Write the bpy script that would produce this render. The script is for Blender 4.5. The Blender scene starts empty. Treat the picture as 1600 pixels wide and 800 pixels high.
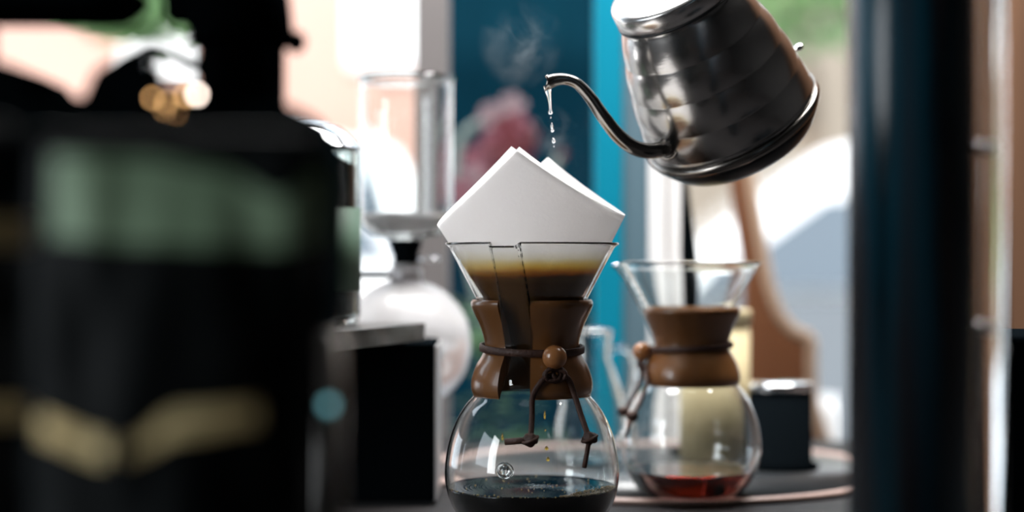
import bpy, bmesh, math, random
from mathutils import Vector, Matrix, noise
random.seed(7)
PI = math.pi
S = bpy.context.scene
COL = S.collection
F = 60 / 36 * 1600            # focal length in pixels
D0 = 1.333                    # camera to the near coffee maker
CZ = 0.2175                   # camera height over the counter

# ------------------------------------------------------------------ camera
cd = bpy.data.cameras.new('camera'); cam = bpy.data.objects.new('camera', cd); COL.objects.link(cam)
cam.location = (0, -D0, CZ); cam.rotation_euler = (PI / 2, 0, 0)
cd.lens = 60; cd.sensor_width = 36; cd.clip_start = .02; cd.clip_end = 200
cd.dof.use_dof = True; cd.dof.focus_distance = D0 - .045; cd.dof.aperture_fstop = 2.0
S.camera = cam

# ------------------------------------------------------------------ world, sun, lamps, exposure
W = bpy.data.worlds.new('world'); S.world = W; W.use_nodes = True
bg = W.node_tree.nodes['Background']; bg.inputs[0].default_value = (.80, .90, 1.0, 1); bg.inputs[1].default_value = 2.2
def sun(strength, rot):
    l = bpy.data.lights.new('sun', 'SUN'); l.energy = strength; l.angle = math.radians(2); l.color = (1, .95, .88)
    o = bpy.data.objects.new('sun', l); COL.objects.link(o); o.rotation_euler = rot
sun(4.5, (math.radians(42), 0, math.radians(-25)))
def area(name, loc, rot, sx, sy, power, col=(1, 1, 1)):
    l = bpy.data.lights.new(name, 'AREA'); l.shape = 'RECTANGLE'; l.size = sx; l.size_y = sy; l.energy = power; l.color = col
    o = bpy.data.objects.new(name, l); COL.objects.link(o); o.location = loc; o.rotation_euler = rot
area('added_top_fill', (.1, .30, 1.5), (0, 0, 0), 1.5, .5, 70, (1, .99, .98))  # added fill from above, out of view, to brighten paper and interior
area('side_window_light', (-1.9, -1.35, .75), (0, math.radians(-90), 0), 1.3, .55, 15, (.93, .97, 1))
S.view_settings.view_transform = 'Standard'; S.view_settings.look = 'None'
S.view_settings.exposure = 0.58; S.view_settings.gamma = 1.0; S.view_settings.use_curve_mapping = False
S.cycles.max_bounces = 16; S.cycles.transmission_bounces = 14; S.cycles.transparent_max_bounces = 16
S.cycles.glossy_bounces = 6; S.cycles.diffuse_bounces = 4; S.cycles.sample_clamp_indirect = 6
S.cycles.use_denoising = True
S.cycles.volume_step_rate = 2.0

def P(px, py, d):             # a picture position at depth d, in metres
    return Vector(((px - 800) * d / F, d - D0, CZ - (py - 400) * d / F))

# ------------------------------------------------------------------ materials
def mat(name, col=(.5, .5, .5), rough=.5, metal=0, trans=0, ior=1.45, spec=None, coat=0, emis=None, estr=0,
        noise_scale=None, noise_cols=None, bump=0, bump_scale=200, stretch=(1, 1, 1), sub=0, alpha=None):
    m = bpy.data.materials.new(name); m.use_nodes = True
    nt = m.node_tree; b = nt.nodes['Principled BSDF']
    b.inputs['Base Color'].default_value = (*col, 1); b.inputs['Roughness'].default_value = rough
    b.inputs['Metallic'].default_value = metal; b.inputs['Transmission Weight'].default_value = trans
    b.inputs['IOR'].default_value = ior
    if spec is not None: b.inputs['Specular IOR Level'].default_value = spec
    b.inputs['Coat Weight'].default_value = coat
    if emis: b.inputs['Emission Color'].default_value = (*emis, 1); b.inputs['Emission Strength'].default_value = estr
    tc = mp = None
    if noise_cols or bump:
        tc = nt.nodes.new('ShaderNodeTexCoord'); mp = nt.nodes.new('ShaderNodeMapping')
        mp.inputs['Scale'].default_value = stretch; nt.links.new(tc.outputs['Object'], mp.inputs[0])
    if noise_cols:
        n = nt.nodes.new('ShaderNodeTexNoise'); n.inputs['Scale'].default_value = noise_scale or 5
        n.inputs['Detail'].default_value = 6; nt.links.new(mp.outputs[0], n.inputs['Vector'])
        r = nt.nodes.new('ShaderNodeValToRGB'); e = r.color_ramp.elements
        e[0].position = .3; e[1].position = .7
        while len(e) < len(noise_cols): e.new(.5)
        for i, c in enumerate(noise_cols):
            e[i].position = .3 + .4 * i / max(1, len(noise_cols) - 1); e[i].color = (*c, 1)
        nt.links.new(n.outputs['Fac'], r.inputs[0]); nt.links.new(r.outputs[0], b.inputs['Base Color'])
    if bump:
        n2 = nt.nodes.new('ShaderNodeTexNoise'); n2.inputs['Scale'].default_value = bump_scale
        nt.links.new(mp.outputs[0], n2.inputs['Vector'])
        bp = nt.nodes.new('ShaderNodeBump'); bp.inputs['Strength'].default_value = bump; bp.inputs['Distance'].default_value = .002
        nt.links.new(n2.outputs['Fac'], bp.inputs['Height']); nt.links.new(bp.outputs[0], b.inputs['Normal'])
    return m

def liquid(name, col, density, ior=1.33):
    m = bpy.data.materials.new(name); m.use_nodes = True; nt = m.node_tree
    b = nt.nodes['Principled BSDF']; b.inputs['Transmission Weight'].default_value = 1
    b.inputs['Roughness'].default_value = 0; b.inputs['IOR'].default_value = ior
    b.inputs['Base Color'].default_value = (1, 1, 1, 1)
    v = nt.nodes.new('ShaderNodeVolumeAbsorption'); v.inputs['Color'].default_value = (*col, 1); v.inputs['Density'].default_value = density
    nt.links.new(v.outputs[0], nt.nodes['Material Output'].inputs['Volume'])
    return m

def pane_mat():
    m = bpy.data.materials.new('window_glass'); m.use_nodes = True; nt = m.node_tree; nt.nodes.clear()
    o = nt.nodes.new('ShaderNodeOutputMaterial'); mx = nt.nodes.new('ShaderNodeMixShader')
    t = nt.nodes.new('ShaderNodeBsdfTransparent'); g = nt.nodes.new('ShaderNodeBsdfGlossy'); g.inputs['Roughness'].default_value = .01
    fr = nt.nodes.new('ShaderNodeFresnel'); fr.inputs[0].default_value = 1.12
    nt.links.new(fr.outputs[0], mx.inputs[0]); nt.links.new(t.outputs[0], mx.inputs[1]); nt.links.new(g.outputs[0], mx.inputs[2])
    nt.links.new(mx.outputs[0], o.inputs[0]); return m

M = {}
M['glass'] = mat('clear_glass', (.97, .99, .985), 0, trans=1, ior=1.47)
M['jarglass'] = mat('jar_glass', (.90, .97, .95), .0, trans=1, ior=1.47)
M['milk_glass'] = mat('milky_glass', (.66, .64, .64), .25, trans=.55, ior=1.3, spec=.6)
M['wood'] = mat('collar_wood', rough=.30, spec=.6, coat=.35, noise_scale=18, stretch=(1, 1, .18), bump=.08, bump_scale=150,
                noise_cols=[(.11, .040, .011), (.17, .068, .019), (.24, .100, .030)])
M['bead'] = mat('bead_wood', rough=.28, coat=.5, noise_scale=60, stretch=(.3, 1, 1), noise_cols=[(.24, .085, .026), (.36, .15, .05)])
M['leather'] = mat('leather', rough=.6, noise_scale=120, noise_cols=[(.035, .015, .010), (.07, .03, .019)], bump=.3, bump_scale=600)
M['coffee'] = liquid('coffee_dark', (.30, .07, .012), 500)
M['coffee2'] = liquid('coffee_red', (.55, .13, .02), 55)
M['slurry'] = mat('coffee_slurry', rough=.3, noise_scale=60, noise_cols=[(.035, .014, .005), (.12, .05, .018)], bump=.5, bump_scale=300)
M['foam'] = mat('foam', (.55, .38, .16), .15, trans=.3, spec=.8)
M['water'] = mat('water', (1, 1, 1), 0, trans=1, ior=1.33)
M['amber'] = mat('coffee_drop', (.9, .62, .12), 0, trans=1, ior=1.33)
M['steel'] = mat('brushed_steel', (.38, .37, .36), .21, metal=1, bump=.08, bump_scale=60, stretch=(1, 1, 3))
M['lid_steel'] = mat('lid_steel', (.62, .61, .60), .24, metal=1)
M['dark_steel'] = mat('spout_steel', (.20, .185, .17), .20, metal=1)
M['black_plastic'] = mat('black_plastic', (.006, .007, .008), .45)
M['base_black'] = mat('kettle_base', (.025, .027, .028), .30, metal=.8)
M['chrome'] = mat('chrome', (.75, .75, .76), .12, metal=1)
M['grey_metal'] = mat('grey_metal', (.42, .40, .40), .35, metal=.7)
M['black'] = mat('matt_black', (.0022, .0032, .004), .8, spec=0)
M['black2'] = mat('black_body', (.002, .0035, .0042), .8, spec=0)
M['slab'] = mat('stone_slab', rough=.45, spec=.2, noise_scale=14, noise_cols=[(.022, .028, .03), (.045, .04, .038), (.06, .066, .066)], bump=.2, bump_scale=60)
M['counter'] = mat('counter', rough=.6, spec=.15, noise_scale=4, stretch=(1, 6, 1), noise_cols=[(.010, .010, .011), (.020, .018, .018)])
M['tray'] = mat('tray', rough=.32, spec=.6, noise_scale=8, noise_cols=[(.012, .014, .016), (.03, .034, .037)])
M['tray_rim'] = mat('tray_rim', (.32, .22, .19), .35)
M['cream'] = mat('cream_card', (.72, .62, .40), .6, noise_scale=20, noise_cols=[(.42, .34, .19), (.52, .43, .26)])
M['bagfoil'] = mat('bag_foil', (.002, .0035, .004), .6, spec=.12, bump=.3, bump_scale=30)
M['green'] = mat('green_label', rough=.6, noise_scale=25, noise_cols=[(.17, .28, .165), (.25, .37, .235)])
M['jarlabel'] = mat('jar_label', (.045, .085, .055), .6)
M['gold'] = mat('gold_foil', (.75, .50, .16), .6, metal=0, noise_scale=30, noise_cols=[(.85, .62, .26), (.97, .80, .42)])
M['beans'] = mat('roasted_beans', (.004, .003, .002), .7, spec=.1)
M['amberglint'] = mat('amber_glint', (1, .6, .25), .4, emis=(1, .55, .22), estr=6)  # warm glint, its brightness put in as emission
M['whiteglint'] = mat('white_glint', (1, .9, .8), .4, emis=(1, .82, .70), estr=11)  # pale glint, likewise self-glowing
M['tealglint'] = mat('teal_glint', (.1, .3, .35), .4, emis=(.16, .42, .47), estr=1.3)  # teal glint given its own glow
M['dark_tube'] = mat('dark_tube_liquid_reflections', rough=.22, spec=.35, noise_scale=34, stretch=(1, 1, .06),
                     noise_cols=[(.003, .005, .007), (.020, .022, .028), (.002, .045, .07), (.003, .006, .009), (.075, .05, .05)])  # vertical streaks are reflections put into the liquid's colour
M['rod'] = mat('rod_satin', (.85, .80, .78), .45, metal=.2)
M['mullion'] = mat('mullion_paint', rough=.6, noise_scale=5, noise_cols=[(.105, .095, .093), (.135, .12, .118)])
M['blueframe'] = mat('blue_frame', (.0005, .155, .235), .7, spec=.1)
M['blueframe_shaded'] = mat('blue_frame_shaded', (.065, .115, .145), .6)  # shaded side of the blue frame, shade put into the colour
M['whiteframe'] = mat('white_frame', (.80, .78, .77), .5)
M['bluewall'] = mat('blue_board', rough=.9, spec=.05, noise_scale=3, noise_cols=[(.0008, .016, .028), (.0012, .024, .040)])
M['brownwall'] = mat('brown_panel', rough=.5, noise_scale=6, stretch=(5, 1, .4), noise_cols=[(.09, .045, .025), (.15, .075, .04)])
M['darkwall'] = mat('dark_wall', rough=.8, noise_scale=3, noise_cols=[(.035, .035, .037), (.05, .048, .046)])
M['floor'] = mat('floor', rough=.5, noise_scale=4, noise_cols=[(.08, .06, .05), (.12, .09, .07)])
M['ceiling'] = mat('ceiling', (.07, .07, .07), .8)
M['chairwood'] = mat('chair_wood', rough=.4, noise_scale=5, stretch=(4, 4, .5), noise_cols=[(.17, .062, .025), (.24, .095, .042)])
M['chairedge'] = mat('chair_edge', (.50, .34, .23), .6)
M['leaf'] = mat('leaf', rough=.5, noise_scale=9, noise_cols=[(.05, .13, .05), (.12, .22, .10)])
M['leaf2'] = mat('tree_leaf', rough=.6, noise_scale=3, noise_cols=[(.12, .26, .09), (.24, .38, .16)])
M['stem'] = mat('stem', (.16, .20, .18), .5)
M['petal_red'] = mat('petal_red', (.085, .004, .010), .55)
M['petal_pink'] = mat('petal_pink', (.16, .05, .07), .55)
M['petal_white'] = mat('petal_pale', (.20, .14, .155), .55)
M['pot'] = mat('pot', rough=.8, noise_scale=6, noise_cols=[(.12, .12, .11), (.2, .19, .17)])
M['bark'] = mat('bark', rough=.9, noise_scale=12, noise_cols=[(.10, .07, .05), (.2, .15, .11)])
M['peach'] = mat('peach_plaster', rough=.9, noise_scale=.7, noise_cols=[(.42, .255, .205), (.47, .30, .245)])
M['beige'] = mat('beige_plaster', rough=.9, noise_scale=.7, noise_cols=[(.19, .16, .125), (.25, .21, .17)])
M['white'] = mat('white_paint', (.88, .87, .85), .5)
M['carwhite'] = mat('car_white', (.88, .88, .88), .25, coat=1)
M['carsilver'] = mat('car_silver', (.13, .145, .16), .5)
M['carglass'] = mat('car_glass', (.13, .16, .19), .1, spec=.8)
M['tyre'] = mat('tyre', (.02, .02, .02), .8)
M['asphalt'] = mat('asphalt', rough=.9, noise_scale=20, noise_cols=[(.22, .22, .23), (.30, .30, .30)])
M['pavement'] = mat('pavement', rough=.9, noise_scale=6, noise_cols=[(.34, .32, .30), (.42, .40, .37)])
M['pane'] = pane_mat()

def paper_mat():              # white paper, soaked brown up to the coffee level, tan just above it
    m = bpy.data.materials.new('filter_paper'); m.use_nodes = True; nt = m.node_tree; nt.nodes.clear()
    N = nt.nodes.new; L = nt.links.new
    o = N('ShaderNodeOutputMaterial'); g = N('ShaderNodeNewGeometry'); sx = N('ShaderNodeSeparateXYZ'); L(g.outputs['Position'], sx.inputs[0])
    tc = N('ShaderNodeTexCoord'); n = N('ShaderNodeTexNoise'); n.inputs['Scale'].default_value = 40; L(tc.outputs['Object'], n.inputs['Vector'])
    ma = N('ShaderNodeMath'); ma.operation = 'MULTIPLY_ADD'; L(n.outputs['Fac'], ma.inputs[0]); ma.inputs[1].default_value = .004; L(sx.outputs[2], ma.inputs[2])
    mr = N('ShaderNodeMapRange'); mr.inputs['From Min'].default_value = .198; mr.inputs['From Max'].default_value = .224; L(ma.outputs[0], mr.inputs[0])
    r = N('ShaderNodeValToRGB'); e = r.color_ramp.elements
    e[0].position = 0; e[0].color = (.32, .15, .045, 1); e[1].position = 1; e[1].color = (.90, .89, .885, 1)
    for p, c in ((.22, (.44, .22, .065)), (.29, (.58, .38, .10)), (.50, (.80, .71, .44)), (.75, (.86, .84, .79))):
        x = e.new(p); x.color = (*c, 1)
    L(mr.outputs[0], r.inputs[0])
    n2 = N('ShaderNodeTexNoise'); n2.inputs['Scale'].default_value = 380; n2.inputs['Detail'].default_value = 4; L(tc.outputs['Object'], n2.inputs['Vector'])
    bp = N('ShaderNodeBump'); bp.inputs['Strength'].default_value = .25; bp.inputs['Distance'].default_value = .0008; L(n2.outputs['Fac'], bp.inputs['Height'])
    d = N('ShaderNodeBsdfDiffuse'); t = N('ShaderNodeBsdfTranslucent'); mx = N('ShaderNodeMixShader'); mx.inputs[0].default_value = .55
    for s in (d, t): L(r.outputs[0], s.inputs['Color']); L(bp.outputs[0], s.inputs['Normal'])
    L(d.outputs[0], mx.inputs[1]); L(t.outputs[0], mx.inputs[2]); L(mx.outputs[0], o.inputs[0]); return m
M['paper'] = paper_mat()

# ------------------------------------------------------------------ mesh helpers
def mesh(name, vs, fs, m, parent=None, smooth=True, loc=None):
    me = bpy.data.meshes.new(name); me.from_pydata([tuple(v) for v in vs], [], fs); me.update()
    bm = bmesh.new(); bm.from_mesh(me); bmesh.ops.recalc_face_normals(bm, faces=bm.faces); bm.to_mesh(me); bm.free()
    if smooth:
        for p in me.polygons: p.use_smooth = True
    me.materials.append(M[m] if isinstance(m, str) else m)
    o = bpy.data.objects.new(name, me); COL.objects.link(o)
    if loc: o.location = loc
    if parent: o.parent = parent
    return o
def thing(name, label, cat, loc=(0, 0, 0), group=None, rot=(0, 0, 0)):
    o = bpy.data.objects.new(name, None); COL.objects.link(o); o.location = loc; o.rotation_euler = rot
    o['label'] = label; o['category'] = cat
    if group: o['group'] = group
    return o
def tag(o, label, cat, group=None):
    o['label'] = label; o['category'] = cat
    if group: o['group'] = group
    return o
def struct(o): o['kind'] = 'structure'; return o
def cr(pts, n):               # Catmull-Rom through points, n steps per span
    out = []; k = len(pts)
    for i in range(k - 1):
        p0, p1, p2, p3 = [Vector(pts[max(0, min(k - 1, j))]) for j in (i - 1, i, i + 1, i + 2)]
        for s in range(n):
            t = s / n
            out.append(.5 * ((2 * p1) + (p2 - p0) * t + (2 * p0 - 5 * p1 + 4 * p2 - p3) * t * t + (3 * p1 - p0 - 3 * p2 + p3) * t ** 3))
    out.append(Vector(pts[-1])); return out
def lathe_data(prof, n=48, closed=False, a0=0, a1=2 * PI, fn=None):
    full = abs(a1 - a0 - 2 * PI) < 1e-6; na = n if full else n + 1
    vs = []; fs = []
    for i in range(na):
        a = a0 + (a1 - a0) * i / n
        for j, (r, z) in enumerate(prof):
            if fn: r, z = fn(r, z, a)
            vs.append((r * math.cos(a), r * math.sin(a), z))
    k = len(prof)
    for i in range(n):
        i2 = (i + 1) % na
        for j in range(k if closed else k - 1):
            j2 = (j + 1) % k
            fs.append((i * k + j, i * k + j2, i2 * k + j2, i2 * k + j))
    if not full and closed:
        fs.append(tuple(range(k))); fs.append(tuple(range((na - 1) * k, na * k))[::-1])
    return vs, fs
def lathe(name, prof, m, parent=None, n=48, closed=False, smooth=True, loc=None, **k):
    v, f = lathe_data(prof, n, closed, **k)
    o = mesh(name, v, f, m, parent, smooth, loc)
    bm = bmesh.new(); bm.from_mesh(o.data); bmesh.ops.remove_doubles(bm, verts=bm.verts, dist=1e-6); bmesh.ops.recalc_face_normals(bm, faces=bm.faces)
    bm.to_mesh(o.data); bm.free(); return o
def tube_data(path, rad, n=12, flat=1.0, caps=True):
    path = [Vector(p) for p in path]; vs = []; fs = []; k = len(path)
    if not hasattr(rad, '__len__'): rad = [rad] * k
    up = None
    for i, p in enumerate(path):
        t = (path[min(k - 1, i + 1)] - path[max(0, i - 1)]).normalized()
        if up is None:
            up = Vector((0, 0, 1)) if abs(t.z) < .9 else Vector((0, 1, 0))
        s = t.cross(up)
        if s.length < 1e-6: s = t.orthogonal()
        s.normalize(); up = s.cross(t).normalized()
        for a in range(n):
            c = 2 * PI * a / n
            vs.append(p + s * math.cos(c) * rad[i] * flat + up * math.sin(c) * rad[i])
    for i in range(k - 1):
        for a in range(n):
            b = (a + 1) % n; fs.append((i * n + a, i * n + b, (i + 1) * n + b, (i + 1) * n + a))
    if caps: fs.append(tuple(range(n))[::-1]); fs.append(tuple(range((k - 1) * n, k * n)))
    return vs, fs
def tube(name, path, rad, m, parent=None, n=12, flat=1.0, caps=True):
    v, f = tube_data(path, rad, n, flat, caps); return mesh(name, v, f, m, parent)
def box(name, lo, hi, m, parent=None, bevel=0, seg=2):
    bm = bmesh.new(); bmesh.ops.create_cube(bm, size=1)
    lo = Vector(lo); hi = Vector(hi)
    for v in bm.verts: v.co = Vector((lo[i] + (v.co[i] + .5) * (hi[i] - lo[i]) for i in range(3)))
    if bevel: bmesh.ops.bevel(bm, geom=bm.edges, offset=bevel, segments=seg, affect='EDGES', profile=.5)
    me = bpy.data.meshes.new(name); bm.to_mesh(me); bm.free(); me.materials.append(M[m])
    o = bpy.data.objects.new(name, me); COL.objects.link(o)
    if parent: o.parent = parent
    return o
def prism(name, outline, y0, y1, m, parent=None, bevel=0, smooth=False):   # outline in x,z, extruded along y
    bm = bmesh.new(); a = [bm.verts.new((x, y0, z)) for x, z in outline]; b = [bm.verts.new((x, y1, z)) for x, z in outline]
    k = len(outline); bm.faces.new(a); bm.faces.new(b[::-1])
    for i in range(k): bm.faces.new((a[i], b[i], b[(i + 1) % k], a[(i + 1) % k]))
    bmesh.ops.recalc_face_normals(bm, faces=bm.faces)
    if bevel: bmesh.ops.bevel(bm, geom=[e for e in bm.edges if e.calc_face_angle(0) > .6], offset=bevel, segments=2, affect='EDGES')
    me = bpy.data.meshes.new(name); bm.to_mesh(me); bm.free(); me.materials.append(M[m])
    o = bpy.data.objects.new(name, me); COL.objects.link(o)
    if parent: o.parent = parent
    return o
def blob(name, c, r, m, parent=None, sub=2, sc=(1, 1, 1), nz=0):
    bm = bmesh.new(); bmesh.ops.create_icosphere(bm, subdivisions=sub, radius=1)
    for v in bm.verts:
        k = 1 + (noise.noise(v.co * 2.3 + Vector(c) * 9) * nz if nz else 0)
        v.co = Vector((v.co.x * r * sc[0] * k, v.co.y * r * sc[1] * k, v.co.z * r * sc[2] * k)) + Vector(c)
    me = bpy.data.meshes.new(name); bm.to_mesh(me); bm.free(); me.materials.append(M[m])
    for p in me.polygons: p.use_smooth = True
    o = bpy.data.objects.new(name, me); COL.objects.link(o)
    if parent: o.parent = parent
    return o

# ------------------------------------------------------------------ the setting
FLOOR = -.75
YW = .70                                   # inner face of the shop window wall
def X(px, d): return (px - 800) * d / F
dw = YW + D0
struct(box('floor', (-2.4, -3.6, FLOOR - .1), (2.4, YW + .08, FLOOR), 'floor'))
struct(box('ceiling', (-2.4, -3.6, 1.75), (2.4, YW + .25, 1.85), 'ceiling'))
struct(box('wall_rear', (-2.4, -3.7, FLOOR), (2.4, -3.6, 1.75), 'darkwall'))
struct(box('wall_right', (2.4, -3.6, FLOOR), (2.5, YW + .08, 1.75), 'darkwall'))
# left wall with a side window
wl = struct(box('wall_left', (-2.5, -3.6, FLOOR), (-2.4, -1.8, 1.75), 'darkwall'))
for lo, hi in (((-2.5, -.4, FLOOR), (-2.4, YW, 1.75)), ((-2.5, -1.8, FLOOR), (-2.4, -.4, .3)), ((-2.5, -1.8, 1.5), (-2.4, -.4, 1.75))):
    box('wall_panel', lo, hi, 'darkwall', wl)
wb = struct(box('wall_back', (-2.4, YW, FLOOR), (2.4, YW + .08, -.03), 'darkwall'))
box('lintel', (-2.4, YW, 1.45), (2.4, YW + .08, 1.75), 'darkwall', wb)
box('wood_panel', (X(1500, dw), YW - .01, -.03), (2.4, YW + .08, 1.45), 'brownwall', wb)
# windows of the shop front
w1 = struct(box('window_1', (-2.4, YW + .035, -.03), (X(655, dw), YW + .041, 1.45), 'pane'))
w2 = struct(box('window_2', (X(695, dw), YW + .035, -.03), (X(975, dw), YW + .041, 1.45), 'pane'))
w3 = struct(box('window_3', (X(1050, dw), YW + .035, -.03), (X(1500, dw), YW + .041, 1.45), 'pane'))
struct(box('trim_1', (X(650, dw), YW, -.03), (X(700, dw + .0), YW + .07, 1.45), 'mullion', bevel=.002))
t2 = struct(box('trim_2', (X(930, dw), YW, -.03), (X(974, dw), YW + .05, 1.45), 'blueframe', bevel=.002))
struct(box('trim_3', (X(974, dw), YW + .005, -.03), (X(1015, dw), YW + .055, 1.45), 'blueframe_shaded'))  # shaded face of the blue post, toned by its material
struct(box('trim_4', (X(1015, dw), YW, -.03), (X(1038, dw), YW + .05, 1.45), 'whiteframe', bevel=.002))
struct(box('trim_5', (X(1046, dw), YW + .01, -.03), (X(1066, dw), YW + .06, 1.45), 'whiteframe', bevel=.002))
struct(box('trim_6', (-2.4, YW - .012, -.05), (2.4, YW + .0, -.02), 'mullion'))

# counter
ct = thing('counter', 'long reddish brown bar counter under all the coffee gear', 'counter', (0, 0, FLOOR))
box('worktop', (-1.6, -.95, .71), (1.6, YW - .015, .75), 'counter', ct, bevel=.004)
box('cabinet', (-1.5, -.75, 0), (1.5, YW - .06, .71), 'black2', ct)

# outdoors
struct(box('ground', (-14, YW + .08, FLOOR - .12), (14, 14, FLOOR - .02), 'asphalt'))
pav = tag(box('pavement', (-14, YW + .08, FLOOR - .02), (14, 3.4, FLOOR), 'pavement'), 'grey pavement outside the shop window', 'pavement')

def house(name, x0, x1, y, h, m, label, wins, wm='white'):
    t = thing(name, label, 'building', ((x0 + x1) / 2, y, FLOOR - .02))
    cx = (x0 + x1) / 2
    box('wall', (x0 - cx, 0, 0), (x1 - cx, .3, h), m, t)
    box('cornice', (x0 - cx - .05, -.12, h), (x1 - cx + .05, .35, h + .18), 'white', t)
    for a, b, c, d in wins:
        f = box('window', (a - cx, -.05, c - FLOOR), (b - cx, .02, d - FLOOR), wm, t, bevel=.01)
        box('pane', (a - cx + .07, -.07, c - FLOOR + .07), (b - cx - .07, -.045, d - FLOOR - .07), 'white', f)
    return t
house('peach_house', -9, -.25, 9.0, 4.6, 'peach', 'sunlit peach plaster house across the street, behind the left window',
      [(-.98, -.55, 1.38, 2.6), (-2.35, -1.80, 1.25, 2.6), (-4.4, -3.6, .9, 2.4)])
house('beige_house', .1, 9, 9.2, 4.8, 'beige', 'pale beige house across the street, behind the right window',
      [(2.6, 3.4, .9, 2.3)])
# blue board standing just outside the middle window
bb = thing('blue_board', 'dark petrol blue wooden board behind the middle window', 'board', (X(815, 3.3), 3.3 - D0, FLOOR))
hw = (X(948, 3.3) - X(682, 3.3)) / 2
for i in range(4):
    w = hw * 2 / 4; box('plank', (-hw + i * w + .0002, 0, 0), (-hw + (i + 1) * w - .0002, .03, 2.3), 'bluewall', bb, bevel=.002)
box('backing', (-hw, .0302, .0), (hw, .034, 2.3), 'bluewall', bb)
for z in (.3, 1.9): box('batten', (-hw, .0342, z), (hw, .05, z + .08), 'bluewall', bb)

def car(name, cx, y, L, label, mirror=1, paint='carwhite'):
    t = thing(name, label, 'car', (cx, y, FLOOR - .02), group=None)
    s = lambda pts: [(x * L / 4.2 * mirror, z) for x, z in pts]
    body = s([(-2.1, .35), (-2.1, .62), (-2.0, .80), (-1.0, .82), (1.5, .86), (2.05, .82), (2.1, .6), (2.1, .35), (1.75, .25), (-1.75, .25)])
    prism('body', body, 0, 1.7, paint, t, bevel=.04)
    prism('cabin', s([(-1.15, .81), (-.35, 1.38), (.0, 1.46), (.9, 1.46), (1.35, 1.36), (1.85, .83)]), .12, 1.58, 'carwhite', t, bevel=.04)
    for pts in ([(-.85, .86), (-.35, 1.20), (.22, 1.22), (.22, .87)], [(.30, .87), (.30, 1.22), (.88, 1.22), (1.10, 1.16), (1.35, .89)]):
        prism('side_window', s(pts), .10, .135, 'carglass', t)
    prism('door', s([(-.9, .35), (-.9, .78), (.24, .80), (.24, .35)]), -.012, .01, paint, t)
    for wx in (-1.3, 1.3):
        for wy in (-.02, 1.52):
            w = lathe('wheel', [(0, 0), (.30, 0), (.33, .03), (.33, .17), (.30, .2), (0, .2)], 'tyre', t, n=28)
            w.rotation_euler = (-PI / 2, 0, 0); w.location = (wx * L / 4.2 * mirror, wy, .33)
            lathe('hub_cap', [(0, .215), (.1, .215), (.2, .2), (.2, .19)], 'grey_metal', w, n=20).rotation_euler = (0, 0, 0)
    return t
car('parked_car', 1.5, 4.9, 4.0, 'grey car with a white roof parked outside the right window', 1, 'carsilver')
car('parked_car', -1.95, 6.9, 4.3, 'white car parked in front of the peach house, behind the left window').scale = (1, 1, 1.1)

def tree(cx, cy, h, r, label):
    t = thing('tree', label, 'tree', (cx, cy, FLOOR - .02))
    tube('trunk', [(0, 0, 0), (.03, 0, h * .4), (-.02, .02, h * .75)], [.09, .07, .04], 'bark', t, n=10)
    vs = []; fs = []
    for i in range(1500):
        d = Vector((random.gauss(0, 1), random.gauss(0, 1), random.gauss(0, 1))).normalized() * r * random.uniform(.35, 1)
        c = Vector((0, 0, h)) + Vector((d.x, d.y, d.z * .8)); a = Vector((random.uniform(-1, 1), random.uniform(-1, 1), random.uniform(-1, 1))).normalized() * .07
        b = a.orthogonal().normalized() * .04; k = len(vs)
        vs += [c - a, c + b, c + a, c - b]; fs.append((k, k + 1, k + 2, k + 3))
    o = mesh('foliage', vs, fs, 'leaf2', t, smooth=False); o['kind'] = 'stuff'
tree(1.45, 6.9, 2.55, .75, 'leafy green street tree in front of the beige house')
tree(-1.62, 6.2, 2.25, .42, 'small pale green tree in front of the peach house')

# white planter tub outside, sunlit
tub = thing('white_tub', 'round white tub on the pavement right of the wooden chair', 'tub', (X(1285, 2.9), 2.9 - D0, FLOOR))
lathe('tub_body', [(0, .0), (.03, 0), (.034, .05), (.034, .60), (.033, .705), (.028, .73), (.024, .72), (.0, .70)], 'white', tub, n=32)

# flowering plant outside the middle window
dp = 2.6
pl = thing('flowering_plant', 'tall potted plant with arching stems of red and pink flowers before the blue board', 'plant', (X(770, dp), dp - D0, FLOOR))
lathe('pot', [(0, 0), (.07, 0), (.10, .55), (.105, .60), (.095, .60), (.09, .56), (0, .56)], 'pot', pl, n=32)
ox = X(770, dp)
def pp(px, py, dy=0):
    p = P(px, py, dp + dy); return (p.x - ox, p.y - (dp - D0), p.z - FLOOR)
for pts in ([pp(770, 560), pp(735, 420), pp(712, 290), pp(722, 215), pp(760, 185)], [pp(772, 560), pp(800, 420), pp(815, 300), pp(805, 215), pp(800, 175)],
            [pp(774, 560), pp(790, 420), pp(770, 320), pp(745, 285)], [pp(775, 560), pp(830, 420), pp(850, 300), pp(880, 235)]):
    tube('stem', cr(pts, 6), .006, 'stem', pl, n=6)
def flower(c, r, m):
    r *= .82
    vs = []; fs = []
    for k in range(6):
        a = 2 * PI * k / 6 + random.random() * .4
        for (u, w, h) in ((.0, .0, 0), (.5, .42, .12), (1.0, .22, .02), (1.0, -.22, .02), (.5, -.42, .12)):
            x = math.cos(a) * u - math.sin(a) * w; z = math.sin(a) * u + math.cos(a) * w
            vs.append((c[0] + x * r, c[1] - h * r - .1 * r * (k % 2), c[2] + z * r))
        b = 5 * k; fs += [(b, b + 1, b + 2), (b, b + 2, b + 3), (b, b + 3, b + 4)]
    o = mesh('blossom', vs, fs, m, pl, smooth=False)
    return o
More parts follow.
